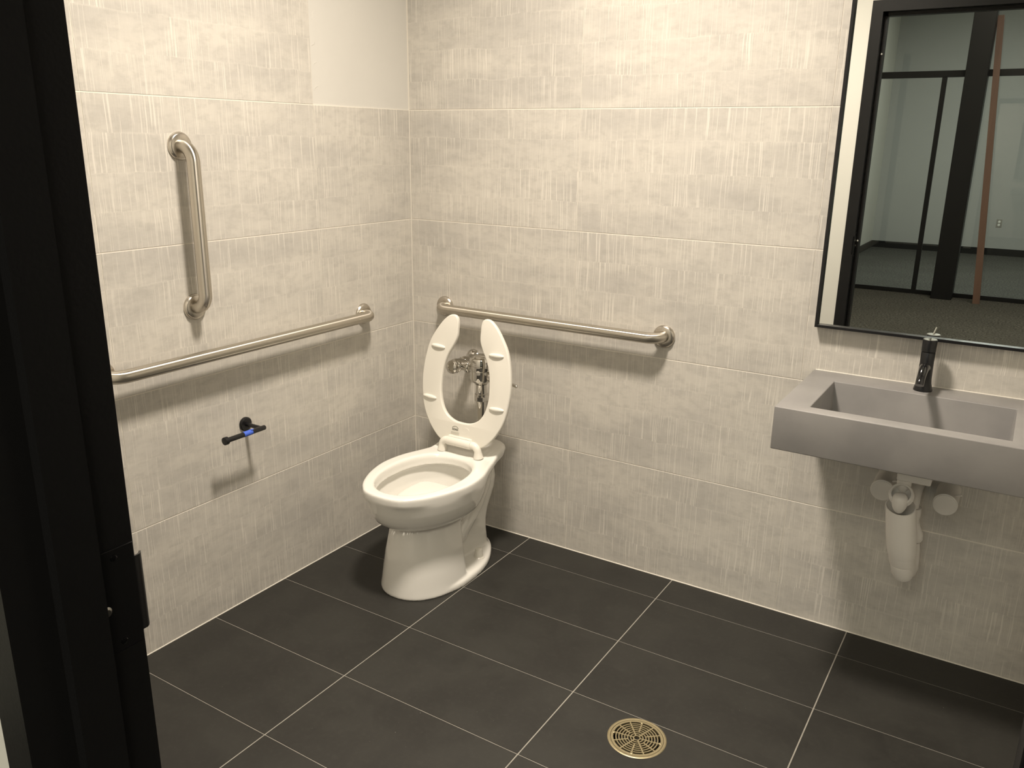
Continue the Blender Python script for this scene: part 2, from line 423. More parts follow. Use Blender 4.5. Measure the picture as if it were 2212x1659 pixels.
# caulk bead between wall and floor
bm = bm_new(); add_tube(bm, [(0.0, -0.0008, 0.0005), (RX, -0.0008, 0.0005)], 0.0026, 8)
struct('trim_2', bm, SEAL, 'thin pale caulk line where the floor meets the wall behind the toilet', 'caulk line', 30)
bm = bm_new(); add_tube(bm, [(0.0008, 0.0, 0.0005), (0.0008, FY, 0.0005)], 0.0022, 8)
struct('trim_3', bm, SEAL, 'thin pale caulk line along the foot of the left wall', 'caulk line', 30)
bm = bm_new(); add_tube(bm, [(0.0004, -0.0004, 0.0), (0.0004, -0.0004, 1.646)], 0.0016, 8)
struct('trim_4', bm, SEAL, 'thin pale caulk line up the tiled corner', 'caulk line', 30)

# ------------------------------------------------------------------ door frame
JX0, JX1 = 1.300, 2.214; SILZ = (1.98, 1.05)                    # rabbet faces
door = bpy.data.objects.new('door_1', None); COL.objects.link(door); tag(door, 'black steel door frame at the left edge of the picture', 'door frame', kind='structure')
def jamb_poly(s, xr, xo, xs_):             # s: +1 left jamb, profile in x,y
    y0, y1 = -2.131, -2.277
    return [(xo, y0), (xr, y0), (xr, y0-0.049), (xs_, y0-0.049), (xs_, y1+0.049), (xr, y1+0.049), (xr, y1), (xo, y1), (xo, y1+0.008), (xr-s*0.03, y1+0.012), (xr-s*0.03, y0-0.012), (xo, y0-0.008)]
for s, xr, xo in ((1, JX0, DL), (-1, JX1, DRr)):
    bm = bm_new(); poly = jamb_poly(s, xr, xo, xr+s*0.016)
    add_prism(bm, poly, DTOP, (0, 0, 0))
    part('jamb', bm, BLACKF, door, None)
bm = bm_new()
yz = [(-2.131, DTOP), (-2.131, DTOP-.053), (-2.180, DTOP-.053), (-2.180, DTOP-.069), (-2.228, DTOP-.069), (-2.228, DTOP-.053), (-2.277, DTOP-.053), (-2.277, DTOP), (-2.269, DTOP), (-2.265, DTOP-.02), (-2.143, DTOP-.02), (-2.139, DTOP)]
add_prism(bm, yz, JX1-JX0, (JX0, 0, 0), (0, 1, 0), (0, 0, 1)); part('head', bm, BLACKF, door, None)
# strike plate on the latch-side jamb: plate, curved lip, screws, small bright dot
SZ = 1.032
bm = bm_new(); add_box(bm, (1.2990, -2.1790, SZ-0.064), (1.3016, -2.1320, SZ+0.064), 0.0006)
strike = part('strike_plate', bm, BLACKM, door)
bm = bm_new()
arc = [(1.3016, -2.1335), (1.3014, -2.126), (1.2990, -2.1225), (1.2950, -2.1195), (1.2940, -2.1215), (1.2972, -2.1242), (1.2990, -2.127), (1.2990, -2.1335)]
add_prism(bm, arc, 0.096, (0, 0, SZ-0.051)); part('strike_lip', bm, BLACKM, strike)
for dz in (0.053, -0.053):
    bm = bm_new(); add_lathe(bm, [(0, 0.0042), (0.0008, 0.0040), (0.0011, 0.003)], (1.3016, -2.157, SZ+dz), (1, 0, 0), 16)
    add_box(bm, (1.3022, -2.1602, SZ+dz-0.0005), (1.3030, -2.1538, SZ+dz+0.0005)); part('screw', bm, BLACKG, strike)
bm = bm_new(); add_lathe(bm, [(0, 0.006), (0.001, 0.0065), (0.0028, 0.004)], (1.3010, -2.1735, SZ-0.008), (1, 0, 0), 16)
part('strike_dot', bm, BRIGHT, strike, label='small bright dot in the strike plate')
for z in (SILZ):
    bm = bm_new(); add_lathe(bm, [(0, .0045), (0.0015, .0043), (0.0025, .0025)], (1.3085, -2.180, z), (0, 1, 0), 14)
    part('silencer', bm, OUTM, door, label='small pale rubber bumper dot')
# door leaf, swung open into the room from the right jamb
leafroot = thing('door_leaf', 'black door standing open into the washroom at the right edge', 'door', (2.217, -2.123, 0))
A = math.radians(4.0)
leafroot.rotation_euler = (0, 0, -A)
def lpart(name, bm, m):
    o = bpy.data.objects.new(name, mesh_of(name, bm, m, 35)); COL.objects.link(o); o.parent = leafroot; return o
bm = bm_new(); add_box(bm, (-0.050, 0.004, 0.010), (-0.006, 0.912, 2.165), 0.001); lpart('panel', bm, BLACKF)
bm = bm_new(); add_lathe(bm, [(0, .026), (0.008, .026), (0.012, .012), (0.030, .010)], (-0.050, 0.845, 1.03), (-1, 0, 0), 24)
add_tube(bm, [(-0.078, 0.850, 1.03), (-0.080, 0.80, 1.03), (-0.080, 0.73, 1.03)], 0.0085, 12); lpart('lever_handle', bm, BLACKM)
for z in (0.25, 1.10, 1.92):
    bm = bm_new(); add_tube(bm, [(0, 0, z-0.055), (0, 0, z+0.055)], 0.006, 12); lpart('hinge', bm, BLACKM)

# ------------------------------------------------------------------ office beyond the doorway (seen in the mirror)
OY = -11.62
bm = bm_new(); add_box(bm, (-0.30, OY-0.1, -0.06), (5.2, FY2, -0.0005)); struct('floor_office', bm, CARPET, 'dark grey carpet of the office seen in the mirror', 'carpet')
bm = bm_new(); add_box(bm, (-0.42, OY-0.1, -0.06), (-0.10, FY2, 3.7)); struct('wall_office_side', bm, OFFSIDE, 'office side wall, its light painted in, seen at the left of the mirror', 'wall')
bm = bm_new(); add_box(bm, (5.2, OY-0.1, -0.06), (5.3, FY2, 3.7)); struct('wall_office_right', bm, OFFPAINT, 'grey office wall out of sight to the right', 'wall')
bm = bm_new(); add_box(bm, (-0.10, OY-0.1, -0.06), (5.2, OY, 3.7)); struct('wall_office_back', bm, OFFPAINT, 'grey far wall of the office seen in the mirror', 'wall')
bm = bm_new(); add_box(bm, (-0.42, OY-0.1, 3.6), (5.3, FY2, 3.7)); struct('ceiling_office', bm, CEILM, 'office ceiling', 'ceiling')
bm = bm_new(); add_box(bm, (-0.10, OY, -0.0005), (5.2, OY+0.014, 0.10), 0.002); struct('baseboard_office_back', bm, BLACKF, 'black baseboard along the far office wall', 'baseboard')
bm = bm_new(); add_box(bm, (-0.10, OY+0.014, -0.0005), (-0.086, -7.34, 0.10), 0.002); struct('baseboard_office_side', bm, BLACKF, 'black baseboard along the office side wall beyond the glass', 'baseboard')
gp = thing('glass_partition', 'black framed glass office partition seen in the mirror', 'partition', (1.5, -7.3, 0))
PY0, PY1 = -7.335, -7.285
bm = bm_new(); add_box(bm, (-0.10, PY0, 0), (5.2, PY1, 0.045), 0.002); part('sill_rail', bm, BLACKF, gp)
bm = bm_new(); add_box(bm, (-0.10, PY0, 2.205), (5.2, PY1, 2.268), 0.002); part('transom', bm, BLACKF, gp)
bm = bm_new(); add_box(bm, (-0.10, PY0, 3.54), (5.2, PY1, 3.6), 0.002); part('head_rail', bm, BLACKF, gp)
for x in (-0.0775, 1.0625, 2.40, 3.74, 5.177):
    bm = bm_new(); add_box(bm, (x-0.0225, PY0, 0.045), (x+0.0225, PY1, 2.205), 0.002); part('mullion', bm, BLACKF, gp)
for xa, xb in ((-0.055, 1.04), (1.085, 2.3775), (2.4225, 3.7175), (3.7625, 5.1545)):
    bm = bm_new(); add_box(bm, (xa, -7.314, 0.045), (xb, -7.306, 2.205)); part('pane', bm, PANE, gp, None)
for xa, xb in ((-0.10, 1.36), (1.36, 5.2)):
    bm = bm_new(); add_box(bm, (xa+.002, -7.314, 2.268), (xb-.002, -7.306, 3.54)); part('pane', bm, PANE, gp, None)
bm = bm_new(); add_box(bm, (1.258, -7.270, 0.0), (1.455, -7.080, 3.6), 0.004)
c = obj('column', bm, BLACKF); tag(c, 'thick black square column standing in front of the glass partition', 'column')
bm = bm_new(); add_prism(bm, [(1.657, 0.0), (1.721, 0.0), (1.508, 2.75), (1.452, 2.75)], 0.04, (0, -7.005, 0), (1, 0, 0), (0, 0, 1))
for v in bm.verts: v.co.y -= v.co.z*0.075
c = obj('leaning_plank', bm, WOOD); tag(c, 'red-brown wooden plank leaning beside the black column in the mirror', 'plank')
ou = thing('wall_outlet', 'small duplex power outlet low on the far office wall', 'outlet', (1.60, OY, 0.463))
bm = bm_new(); add_box(bm, (1.565, OY, 0.405), (1.635, OY+0.006, 0.521), 0.002); part('cover_plate', bm, OUTP, ou)
for z in (0.440, 0.486):
    bm = bm_new(); add_lathe(bm, [(0, .017), (0.003, .0165), (0.004, .014)], (1.60, OY+0.006, z), (0, 1, 0), 20); part('socket', bm, OUTM, ou)

# ------------------------------------------------------------------ ceiling light (out of frame)
cl = thing('ceiling_light', 'round recessed downlight in the washroom ceiling', 'light', (LX, LY, CEIL))
bm = bm_new(); add_lathe(bm, [(0, .180), (-0.006, .179), (-0.008, .166), (-0.002, .160), (0, .160)], (LX, LY, CEIL), n=48, cap=False); part('trim_ring', bm, PAINT, cl)
bm = bm_new(); add_lathe(bm, [(-0.001, .159), (-0.003, .158)], (LX, LY, CEIL), n=48); part('diffuser', bm, GLOW, cl)

# ------------------------------------------------------------------ grab bars
def fillet(pts, R, n=8):
    out = [Vector(pts[0])]
    for i in range(1, len(pts)-1):
        p = Vector(pts[i]); a = (Vector(pts[i-1])-p).normalized(); b = (Vector(pts[i+1])-p).normalized()
        ang = a.angle(b); d = R/math.tan(ang/2); s = p+a*d; e = p+b*d
        c = p+(a+b).normalized()*(R/math.sin(ang/2))
        v0 = s-c; v1 = e-c; tot = v0.angle(v1); axis = v0.cross(v1).normalized()
        for k in range(n+1): out.append(c+Matrix.Rotation(tot*k/n, 3, axis) @ v0)
    out.append(Vector(pts[-1])); return out
def grab_bar(a, b, nrm, label, R=0.045, rad=0.0190, off=0.056):
    a = Vector(a); b = Vector(b); n = Vector(nrm); mid = (a+b)/2
    t = thing('grab_bar', label, 'grab bar', mid)
    t['group'] = 'stainless grab bars'
    bm = bm_new(); add_tube(bm, fillet([a+n*0.004, a+n*off, b+n*off, b+n*0.004], R, 12), rad, 28, True, True); part('bar', bm, STEEL, t, 60)
    for p in (a, b):
        bm = bm_new(); add_lathe(bm, [(0.0, 0.0395), (0.0040, 0.0395), (0.0060, 0.0380), (0.0105, 0.0350), (0.0118, 0.0330), (0.0120, 0.0195)], p, n, 48)
        part('flange_cover', bm, STEELF, t, 40)
    return t
gb = grab_bar((0.165, 0, 0.904), (1.094, 0, 0.904), (0, -1, 0), 'long horizontal steel grab bar on the back wall above the toilet')
gb2 = grab_bar((0, -0.302, 0.903), (0, -1.365, 0.903), (1, 0, 0), 'long horizontal steel grab bar on the left wall')
gb3 = grab_bar((0, -1.044, 1.514), (0, -1.044, 1.047), (1, 0, 0), 'short vertical steel grab bar on the left wall')
for t in (gb, gb2, gb3): del t['group']

# ------------------------------------------------------------------ toilet paper holder
tp = thing('toilet_paper_holder', 'empty matte black toilet paper holder on the left wall with blue tape', 'paper holder', (0, -0.893, 0.630))
zz = 0.630
bm = bm_new(); add_lathe(bm, [(0, .0235), (0.006, .0235), (0.007, .0215), (0.009, .0205), (0.0095, .008)], (0, -0.893, zz), (1, 0, 0), 36); part('flange', bm, BLACKM, tp)
bm = bm_new(); add_tube(bm, [(0.008, -0.893, zz), (0.078, -0.893, zz)], 0.0068, 18); part('post', bm, BLACKM, tp)
bm = bm_new(); add_lathe(bm, [(0, .0070), (0.002, .0082), (0.150, .0082), (0.151, .0125), (0.157, .0130), (0.163, .0125), (0.164, .006)], (0.080, -0.880, zz), (0, -1, 0), 24)
rb = part('bar', bm, BLACKM, tp)
bm = bm_new(); add_lathe(bm, [(0, .0084), (0.0003, .0088), (0.034, .0088), (0.0343, .0084)], (0.080, -0.934, zz), (0, -1, 0), 24, False)
add_box(bm, (0.0795, -0.940, zz+0.0088), (0.088, -0.931, zz+0.0096)); part('tape_wrap', bm, TAPE, rb, label='blue masking tape wrap')

# ------------------------------------------------------------------ toilet
AX = 0.420
toilet = thing('toilet', 'white floor-mounted toilet with its open-front seat raised', 'toilet', (AX, -0.42, 0))
N = 96; CYB = -0.44
def cr_interp(tab, y):
    """tab: list of (y, halfwidth) with falling y; smooth interpolation"""
    for i in range(len(tab)-1):
        if tab[i][0] >= y >= tab[i+1][0]:
            t = (tab[i][0]-y)/(tab[i][0]-tab[i+1][0])
            p0 = tab[max(i-1, 0)][1]; p1 = tab[i][1]; p2 = tab[i+1][1]; p3 = tab[min(i+2, len(tab)-1)][1]
            return 0.5*((2*p1)+(-p0+p2)*t+(2*p0-5*p1+4*p2-p3)*t*t+(-p0+3*p1-3*p2+p3)*t**3)
    return 0
def outline_from_poly(poly, cx, cy, n=N):
    """star-shaped resample of a closed polygon by angle about (cx, cy)"""
    out = []
    for k in range(n):
        a = 2*PI*k/n - PI/2; d = (math.cos(a), math.sin(a)); best = 0
        for i in range(len(poly)):
            p = poly[i]; q = poly[(i+1) % len(poly)]
            ex, ey = q[0]-p[0], q[1]-p[1]; den = d[0]*ey-d[1]*ex
            if abs(den) < 1e-12: continue
            t = ((p[0]-cx)*ey-(p[1]-cy)*ex)/den; u = ((p[0]-cx)*d[1]-(p[1]-cy)*d[0])/den
            if t > 0 and -1e-6 <= u <= 1+1e-6: best = max(best, t)
        out.append((cx+d[0]*best, cy+d[1]*best))
    return out
def catmull(P, sub=6, closed=True):
    out = []; m = len(P)
    for i in range(m if closed else m-1):
        p0, p1, p2, p3 = P[(i-1) % m], P[i], P[(i+1) % m], P[(i+2) % m]
        for k in range(sub):
            t = k/sub
            out.append(tuple(0.5*((2*p1[j])+(-p0[j]+p2[j])*t+(2*p0[j]-5*p1[j]+4*p2[j]-p3[j])*t*t+(-p0[j]+3*p1[j]-3*p2[j]+p3[j])*t**3) for j in range(2)))
    return out
half = [(-0.722, 0.0), (-0.712, 0.068), (-0.685, 0.104), (-0.645, 0.136), (-0.57, 0.172), (-0.476, 0.194), (-0.382, 0.187), (-0.300, 0.160), (-0.245, 0.143), (-0.19, 0.132), (-0.14, 0.121), (-0.105, 0.104), (-0.083, 0.082), (-0.068, 0.05), (-0.064, 0.0)]
poly = [(AX+h, y) for y, h in half] + [(AX-h, y) for y, h in half[-2:0:-1]]
FULL = outline_from_poly(catmull(poly, 8), AX, CYB)
def egg(hw, yf, yb, yc=CYB, pf=2.0, pb=2.0, cx=AX):
    out = []
    for k in range(N):
        a = 2*PI*k/N - PI/2; c, s = math.cos(a), math.sin(a)
        L, p = ((yc-yf), pf) if s < 0 else ((yb-yc), pb)
        r = (abs(c/hw)**p + abs(s/L)**p)**(-1.0/p); out.append((cx+c*r, yc+s*r))
    return out
def lerp2(A_, B_, t): return [(a[0]+(b[0]-a[0])*t, a[1]+(b[1]-a[1])*t) for a, b in zip(A_, B_)]
def scl(P, k, c=(AX, CYB)): return [(c[0]+(p[0]-c[0])*k, c[1]+(p[1]-c[1])*k) for p in P]
def sm(t): t = max(0, min(1, t)); return t*t*(3-2*t)
ZR = 0.410
def zt(p): return ZR + 0.014*sm((p[1]+0.255)/0.05)
def z3(P, z): return [(p[0], p[1], z) for p in P]
IN = egg(0.141, -0.682, -0.284, -0.47, 2.1, 2.2)
OUTB = egg(0.192, -0.718, -0.235, CYB, 2.05, 2.2)
rings = []
# basin, from its bottom up to the rim
rings += [z3(egg(0.010, -0.42, -0.395, -0.405), 0.150), z3(egg(0.045, -0.47, -0.345, -0.405), 0.155), z3(egg(0.080, -0.535, -0.315, -0.42), 0.185),
          z3(egg(0.115, -0.605, -0.285, -0.44), 0.240), z3(egg(0.142, -0.672, -0.265, -0.46, 2.1, 2.2), 0.310), z3(egg(0.152, -0.694, -0.262, -0.47, 2.1, 2.2), 0.350),
          z3(egg(0.154, -0.697, -0.264, -0.47, 2.1, 2.2), 0.362), z3(egg(0.146, -0.689, -0.277, -0.47, 2.1, 2.2), 0.367),
          z3(egg(0.1385, -0.679, -0.286, -0.47, 2.1, 2.2), 0.370), z3(IN, 0.378), z3(IN, 0.397)]
rings += [[(p[0], p[1], zt(p)-0.004) for p in lerp2(IN, FULL, 0.04)]]
for t in (0.10, 0.22, 0.38, 0.56, 0.74, 0.88): rings.append([(p[0], p[1], zt(p)) for p in lerp2(IN, FULL, t)])
rings += [[(p[0], p[1], zt(p)-0.0015) for p in lerp2(IN, FULL, 0.95)], [(p[0], p[1], zt(p)-0.006) for p in lerp2(IN, FULL, 0.99)], [(p[0], p[1], zt(p)-0.013) for p in FULL],
          [(p[0], p[1], zt(p)-0.030) for p in lerp2(FULL, OUTB, 0.05)], [(p[0], p[1], 0.378) for p in lerp2(FULL, OUTB, 0.25)], z3(lerp2(FULL, OUTB, 0.85), 0.368)]
for z, k in ((0.355, 0.990), (0.335, 0.972), (0.315, 0.945), (0.298, 0.912), (0.283, 0.868), (0.270, 0.80), (0.260, 0.70), (0.252, 0.55)):
    rings.append(z3(scl(OUTB, k, (AX, -0.46)), z))
rings += [z3(egg(0.06, -0.56, -0.35, -0.45), 0.135), z3(egg(0.012, -0.46, -0.44, -0.45), 0.132)]
bm = bm_new(); add_rings(bm, rings)
# pedestal: D-shaped front column
P = []
for z, hw, yf, yb in ((0.0, .150, -.657, -.405), (0.004, .151, -.658, -.404), (0.030, .146, -.655, -.406), (0.08, .1395, -.648, -.408), (0.14, .131, -.638, -.406), (0.20, .119, -.625, -.400), (0.24, .112, -.616, -.392), (0.285, .113, -.618, -.37), (0.32, .10, -.60, -.35)):
    P.append(z3(egg(hw, yf, yb, -0.45, 2.15, 5.0), z))
add_rings(bm, P)
# foot plate
base = [(-0.655, 0.0), (-0.645, 0.055), (-0.620, 0.09), (-0.579, 0.120), (-0.506, 0.148), (-0.439, 0.158), (-0.336, 0.152), (-0.248, 0.127), (-0.165, 0.080), (-0.120, 0.035), (-0.112, 0.0)]
bp = [(AX+h, y) for y, h in base] + [(AX-h, y) for y, h in base[-2:0:-1]]
BASE = outline_from_poly(catmull(bp, 8), AX, -0.40)
add_rings(bm, [z3(BASE, 0.0), z3(BASE, 0.014), z3(scl(BASE, 0.985, (AX, -.4)), 0.021), z3(scl(BASE, 0.93, (AX, -.4)), 0.028), z3(scl(BASE, 0.60, (AX, -.4)), 0.034)])
# trapway bulge at the back
T = []
for z, hw, yb, yf in ((0.012, .070, -.140, -.47), (0.05, .066, -.146, -.47), (0.09, .062, -.150, -.45), (0.13, .060, -.146, -.42), (0.17, .062, -.130, -.33), (0.21, .068, -.105, -.295), (0.25, .074, -.084, -.262), (0.29, .078, -.080, -.25), (0.33, .076, -.088, -.245), (0.365, .070, -.105, -.245), (0.39, .068, -.115, -.245)):
    T.append(z3(egg(hw, yf, yb, -0.19, 2.2, 2.4), z))
add_rings(bm, T)
for s in (-1, 1):   # side sweep of the trapway under the bowl
    add_tube(bm, [(AX+s*.046, -0.165, 0.340), (AX+s*.056, -0.205, 0.290), (AX+s*.062, -0.262, 0.235), (AX+s*.062, -0.325, 0.180), (AX+s*.060, -0.375, 0.135), (AX+s*.055, -0.42, 0.10)], [0.030, 0.036, 0.038, 0.038, 0.036, 0.034], 20)
def tb(t):
    md = t.modifiers.new('r', 'REMESH'); md.mode = 'VOXEL'; md.voxel_size = 0.0036; md.use_smooth_shade = True
    s_ = t.modifiers.new('s', 'SMOOTH'); s_.factor = 0.5; s_.iterations = 9
me = evaluated(bm, tb, CERAMIC, 180)
body = mpart('bowl', me, toilet)
bm = bm_new(); add_rings(bm, [z3(egg(0.088, -0.553, -0.305, -0.42), 0.2085), z3(egg(0.088, -0.553, -0.305, -0.42), 0.2095)]); part('water', bm, WATER, toilet)
for s in (-1, 1):
    bm = bm_new(); add_lathe(bm, [(0.020, .0225), (0.030, .0220), (0.034, .0170), (0.056, .0145), (0.062, .0125), (0.064, .007)], (AX+s*.106, -0.292, 0), n=28); part('bolt_cap', bm, SEATM, toilet)
# seat, raised; outline (x, s) in its own plane
hp = [(0.0, 0.004), (0.05, 0.005), (0.088, 0.014), (0.122, 0.038), (0.155, 0.078), (0.181, 0.130), (0.194, 0.195), (0.197, 0.255), (0.190, 0.318), (0.174, 0.380), (0.150, 0.424), (0.122, 0.462), (0.098, 0.484), (0.078, 0.492), (0.060, 0.487), (0.0515, 0.470), (0.050, 0.440), (0.052, 0.408), (0.066, 0.375), (0.086, 0.340), (0.101, 0.295), (0.107, 0.245), (0.106, 0.195), (0.094, 0.150), (0.072, 0.118), (0.038, 0.100), (0.0, 0.096)]
hp = [(x*1.0, s) for x, s in hp]
loop = [(x, s) for x, s in hp] + [(-x, s) for x, s in hp[-2:0:-1]]
loop = catmull(loop, 5)
HY, HZ = -0.262, 0.436
lean = math.atan(0.137)
UX = Vector((1, 0, 0)); UY = Vector((0, math.sin(lean), math.cos(lean))); UN = UX.cross(UY)   # UN points to -y (camera side)
SO = Vector((AX, HY, HZ))
bm = bm_new(); add_prism(bm, loop, 0.017, SO - UN*0.017, UX, UY)
def sb(t):
    md = t.modifiers.new('b', 'BEVEL'); md.width = 0.0055; md.segments = 4; md.limit_method = 'ANGLE'; md.angle_limit = math.radians(50)
seat = mpart('seat', evaluated(bm, sb, SEATM, 35), toilet)
for x, s in ((-0.131, 0.366), (0.128, 0.366), (-0.154, 0.170), (0.147, 0.172)):
    bm = bm_new(); r = bmesh.ops.create_uvsphere(bm, u_segments=24, v_segments=12, radius=1.0)
    tilt = -0.05 if x < 0 else 0.03
    for v in bm.verts:
        q = v.co; e = 1.0
        px = max(-0.031, min(0.031, q.x*0.034)); py = q.y*0.0085
        py = py; pn = max(0.0, q.z)*0.0095
        v.co = SO + UX*(x+px) + UY*(s+py+px*tilt) + UN*(pn-0.0002)
    bmesh.ops.remove_doubles(bm, verts=bm.verts, dist=1e-5)
    part('bumper', bm, SEATM, seat)
# printed mark on the seat
def text_mesh(body_, size, m, origin, ux, uy, name, parent, label=None, ext=0.00012, offset=0):
    c = bpy.data.curves.new('t', 'FONT'); c.body = body_; c.size = size; c.extrude = ext; c.align_x = 'CENTER'; c.offset = offset
    t = bpy.data.objects.new('t', c); COL.objects.link(t)
    dg = bpy.context.evaluated_depsgraph_get(); dg.update(); me = bpy.data.meshes.new_from_object(t.evaluated_get(dg)); bpy.data.objects.remove(t)
    me.materials.clear(); me.materials.append(m)
    ux = Vector(ux); uy = Vector(uy); un = ux.cross(uy); M_ = Matrix((ux, uy, un)).transposed().to_4x4(); M_.translation = Vector(origin)
    me.transform(M_); return mpart(name, me, parent, label)
LXo = -0.027
lo = SO + UX*LXo + UN*0.00025
text_mesh('BEMIS', 0.0110, INK, lo+UY*0.0620, UX, UY, 'printed_word', seat, 'small grey printed lettering', offset=0.0003)
bm = bm_new()
pts = [lo+UX*(0.0200*math.sin(a))+UY*(0.0530+0.0250*math.cos(a)) for a in [(-0.75+0.1*k) for k in range(16)]]
add_tube(bm, [p for p in pts], 0.0009, 6); part('printed_arc', bm, INK, seat)
for k in range(4):     # lines of fine print, too small to read
    bm = bm_new(); c_ = lo+UY*(0.0560-k*0.0030)
    for q in range(9):
        a_ = -0.018+q*0.0042; add_tube(bm, [c_+UX*a_, c_+UX*(a_+0.0030)], 0.0006, 5)
    part('printed_line', bm, INKL, seat)
bm = bm_new()
pts = [SO+UX*(0.020+0.019*math.sin(a))+UY*(0.058+0.022*math.cos(a)) for a in [(-0.95+0.127*k) for k in range(16)]]
add_tube(bm, pts, 0.0006, 6); part('moulded_arc', bm, SEATM, seat)
# hinge: two curved posts and the cross barrel
BY, BZ = -0.262, 0.457
hb = None
bm = bm_new(); add_tube(bm, [(AX-0.054, BY, BZ), (AX+0.054, BY, BZ)], 0.0175, 28)
def bb(t):
    md = t.modifiers.new('b', 'BEVEL'); md.width = 0.0015; md.segments = 2; md.limit_method = 'ANGLE'; md.angle_limit = math.radians(50)
hinge = mpart('hinge_barrel', evaluated(bm, bb, SEATM, 35), toilet)
bm = bm_new(); add_box(bm, (AX-0.052, BY-0.004, BZ+0.004), (AX+0.052, -0.249, BZ+0.0215), 0.002); part('hinge_tab', bm, SEATM, hinge)
for s in (-1, 1):
    bm = bm_new()
    add_tube(bm, fillet([(AX+s*0.050, BY, BZ), (AX+s*0.079, BY, BZ-0.001), (AX+s*0.083, BY+0.002, 0.413)], 0.022, 8), [0.0140]*10+[0.0190], 24)
    part('hinge_post', bm, SEATM, toilet)

# ------------------------------------------------------------------ flush valve
VX, VY = AX, -0.120
fv = thing('flush_valve', 'polished chrome flush valve behind the toilet', 'flush valve', (VX, VY, 0.70))
SX = 0.305; VZ = 0.706
bm = bm_new(); add_lathe(bm, [(0, .0400), (0.002, .0398), (0.010, .034), (0.018, .0250), (0.040, .0200), (0.042, .0200)], (SX, 0, VZ), (0, -1, 0), 40); part('wall_flange', bm, CHROME, fv)
bm = bm_new(); add_lathe(bm, [(0.030, .0190), (0.062, .0190), (0.063, .0250), (0.080, .0250), (0.081, .0225), (0.100, .0240), (0.118, .0240), (0.120, .0275), (0.132, .0275), (0.134, .0240)], (SX, 0, VZ), (0, -1, 0), 36); part('stop_body', bm, CHROME, fv)
bm = bm_new(); add_lathe(bm, [(0.132, .0235), (0.137, .0265), (0.150, .0265), (0.156, .0245), (0.160, .0180), (0.161, .0125), (0.158, .0115), (0.158, .0050)], (SX, 0, VZ), (0, -1, 0), 36); part('stop_cap', bm, CHROME, fv)
bm = bm_new(); add_lathe(bm, [(0.010, .0175), (0.038, .0175), (0.040, .0225), (0.043, .0240), (0.055, .0240), (0.058, .0225), (0.060, .0195), (0.085, .0190)], (SX, VY+0.010, VZ), (1, 0, 0), 36); part('inlet_arm', bm, CHROME, fv)
bm = bm_new(); add_lathe(bm, [(0.650, .0190), (0.654, .0250), (0.662, .0360), (0.668, .0415), (0.672, .0425), (0.700, .0430), (0.706, .0430), (0.7075, .0450), (0.709, .0455), (0.726, .0455)], (VX, VY, 0), n=48); part('valve_body', bm, CHROME, fv)
bm = bm_new(); add_lathe(bm, [(0.726, .0445), (0.7275, .0455), (0.748, .0450), (0.755, .0415), (0.758, .0330), (0.760, .0320), (0.764, .0240), (0.765, .008)], (VX, VY, 0), n=48); part('valve_cap', bm, CHROME, fv)
bm = bm_new(); add_lathe(bm, [(0.600, .0250), (0.612, .0250), (0.613, .0215), (0.646, .0210), (0.652, .0235)], (VX, VY, 0), n=40); part('vacuum_breaker', bm, CHROME, fv)
bm = bm_new(); add_lathe(bm, [(0.584, .0235), (0.587, .0270), (0.603, .0270), (0.606, .0250)], (VX, VY, 0), n=8); part('coupling_nut', bm, CHROME, fv, 20)
bm = bm_new(); add_lathe(bm, [(0.445, .0200), (0.590, .0200)], (VX, VY, 0), n=36); part('flush_tube', bm, CHROME, fv)
bm = bm_new(); add_lathe(bm, [(0.4245, .036), (0.428, .0355), (0.436, .028), (0.438, .026), (0.452, .026), (0.455, .0205)], (VX, VY, 0), n=36); part('spud_coupling', bm, CHROME, fv)
bm = bm_new(); add_lathe(bm, [(0.030, .0180), (0.050, .0180), (0.051, .0215), (0.066, .0215), (0.068, .0160)], (VX, VY, 0.692), (1, 0, -0.16), 32); part('handle_socket', bm, CHROME, fv)
bm = bm_new(); add_tube(bm, [(VX+0.060, VY, 0.682), (VX+0.09, VY, 0.678), (VX+0.157, VY, 0.6665), (VX+0.160, VY, 0.6660)], [0.0100, 0.0062, 0.0066, 0.0052], 20); part('handle', bm, CHROME, fv)

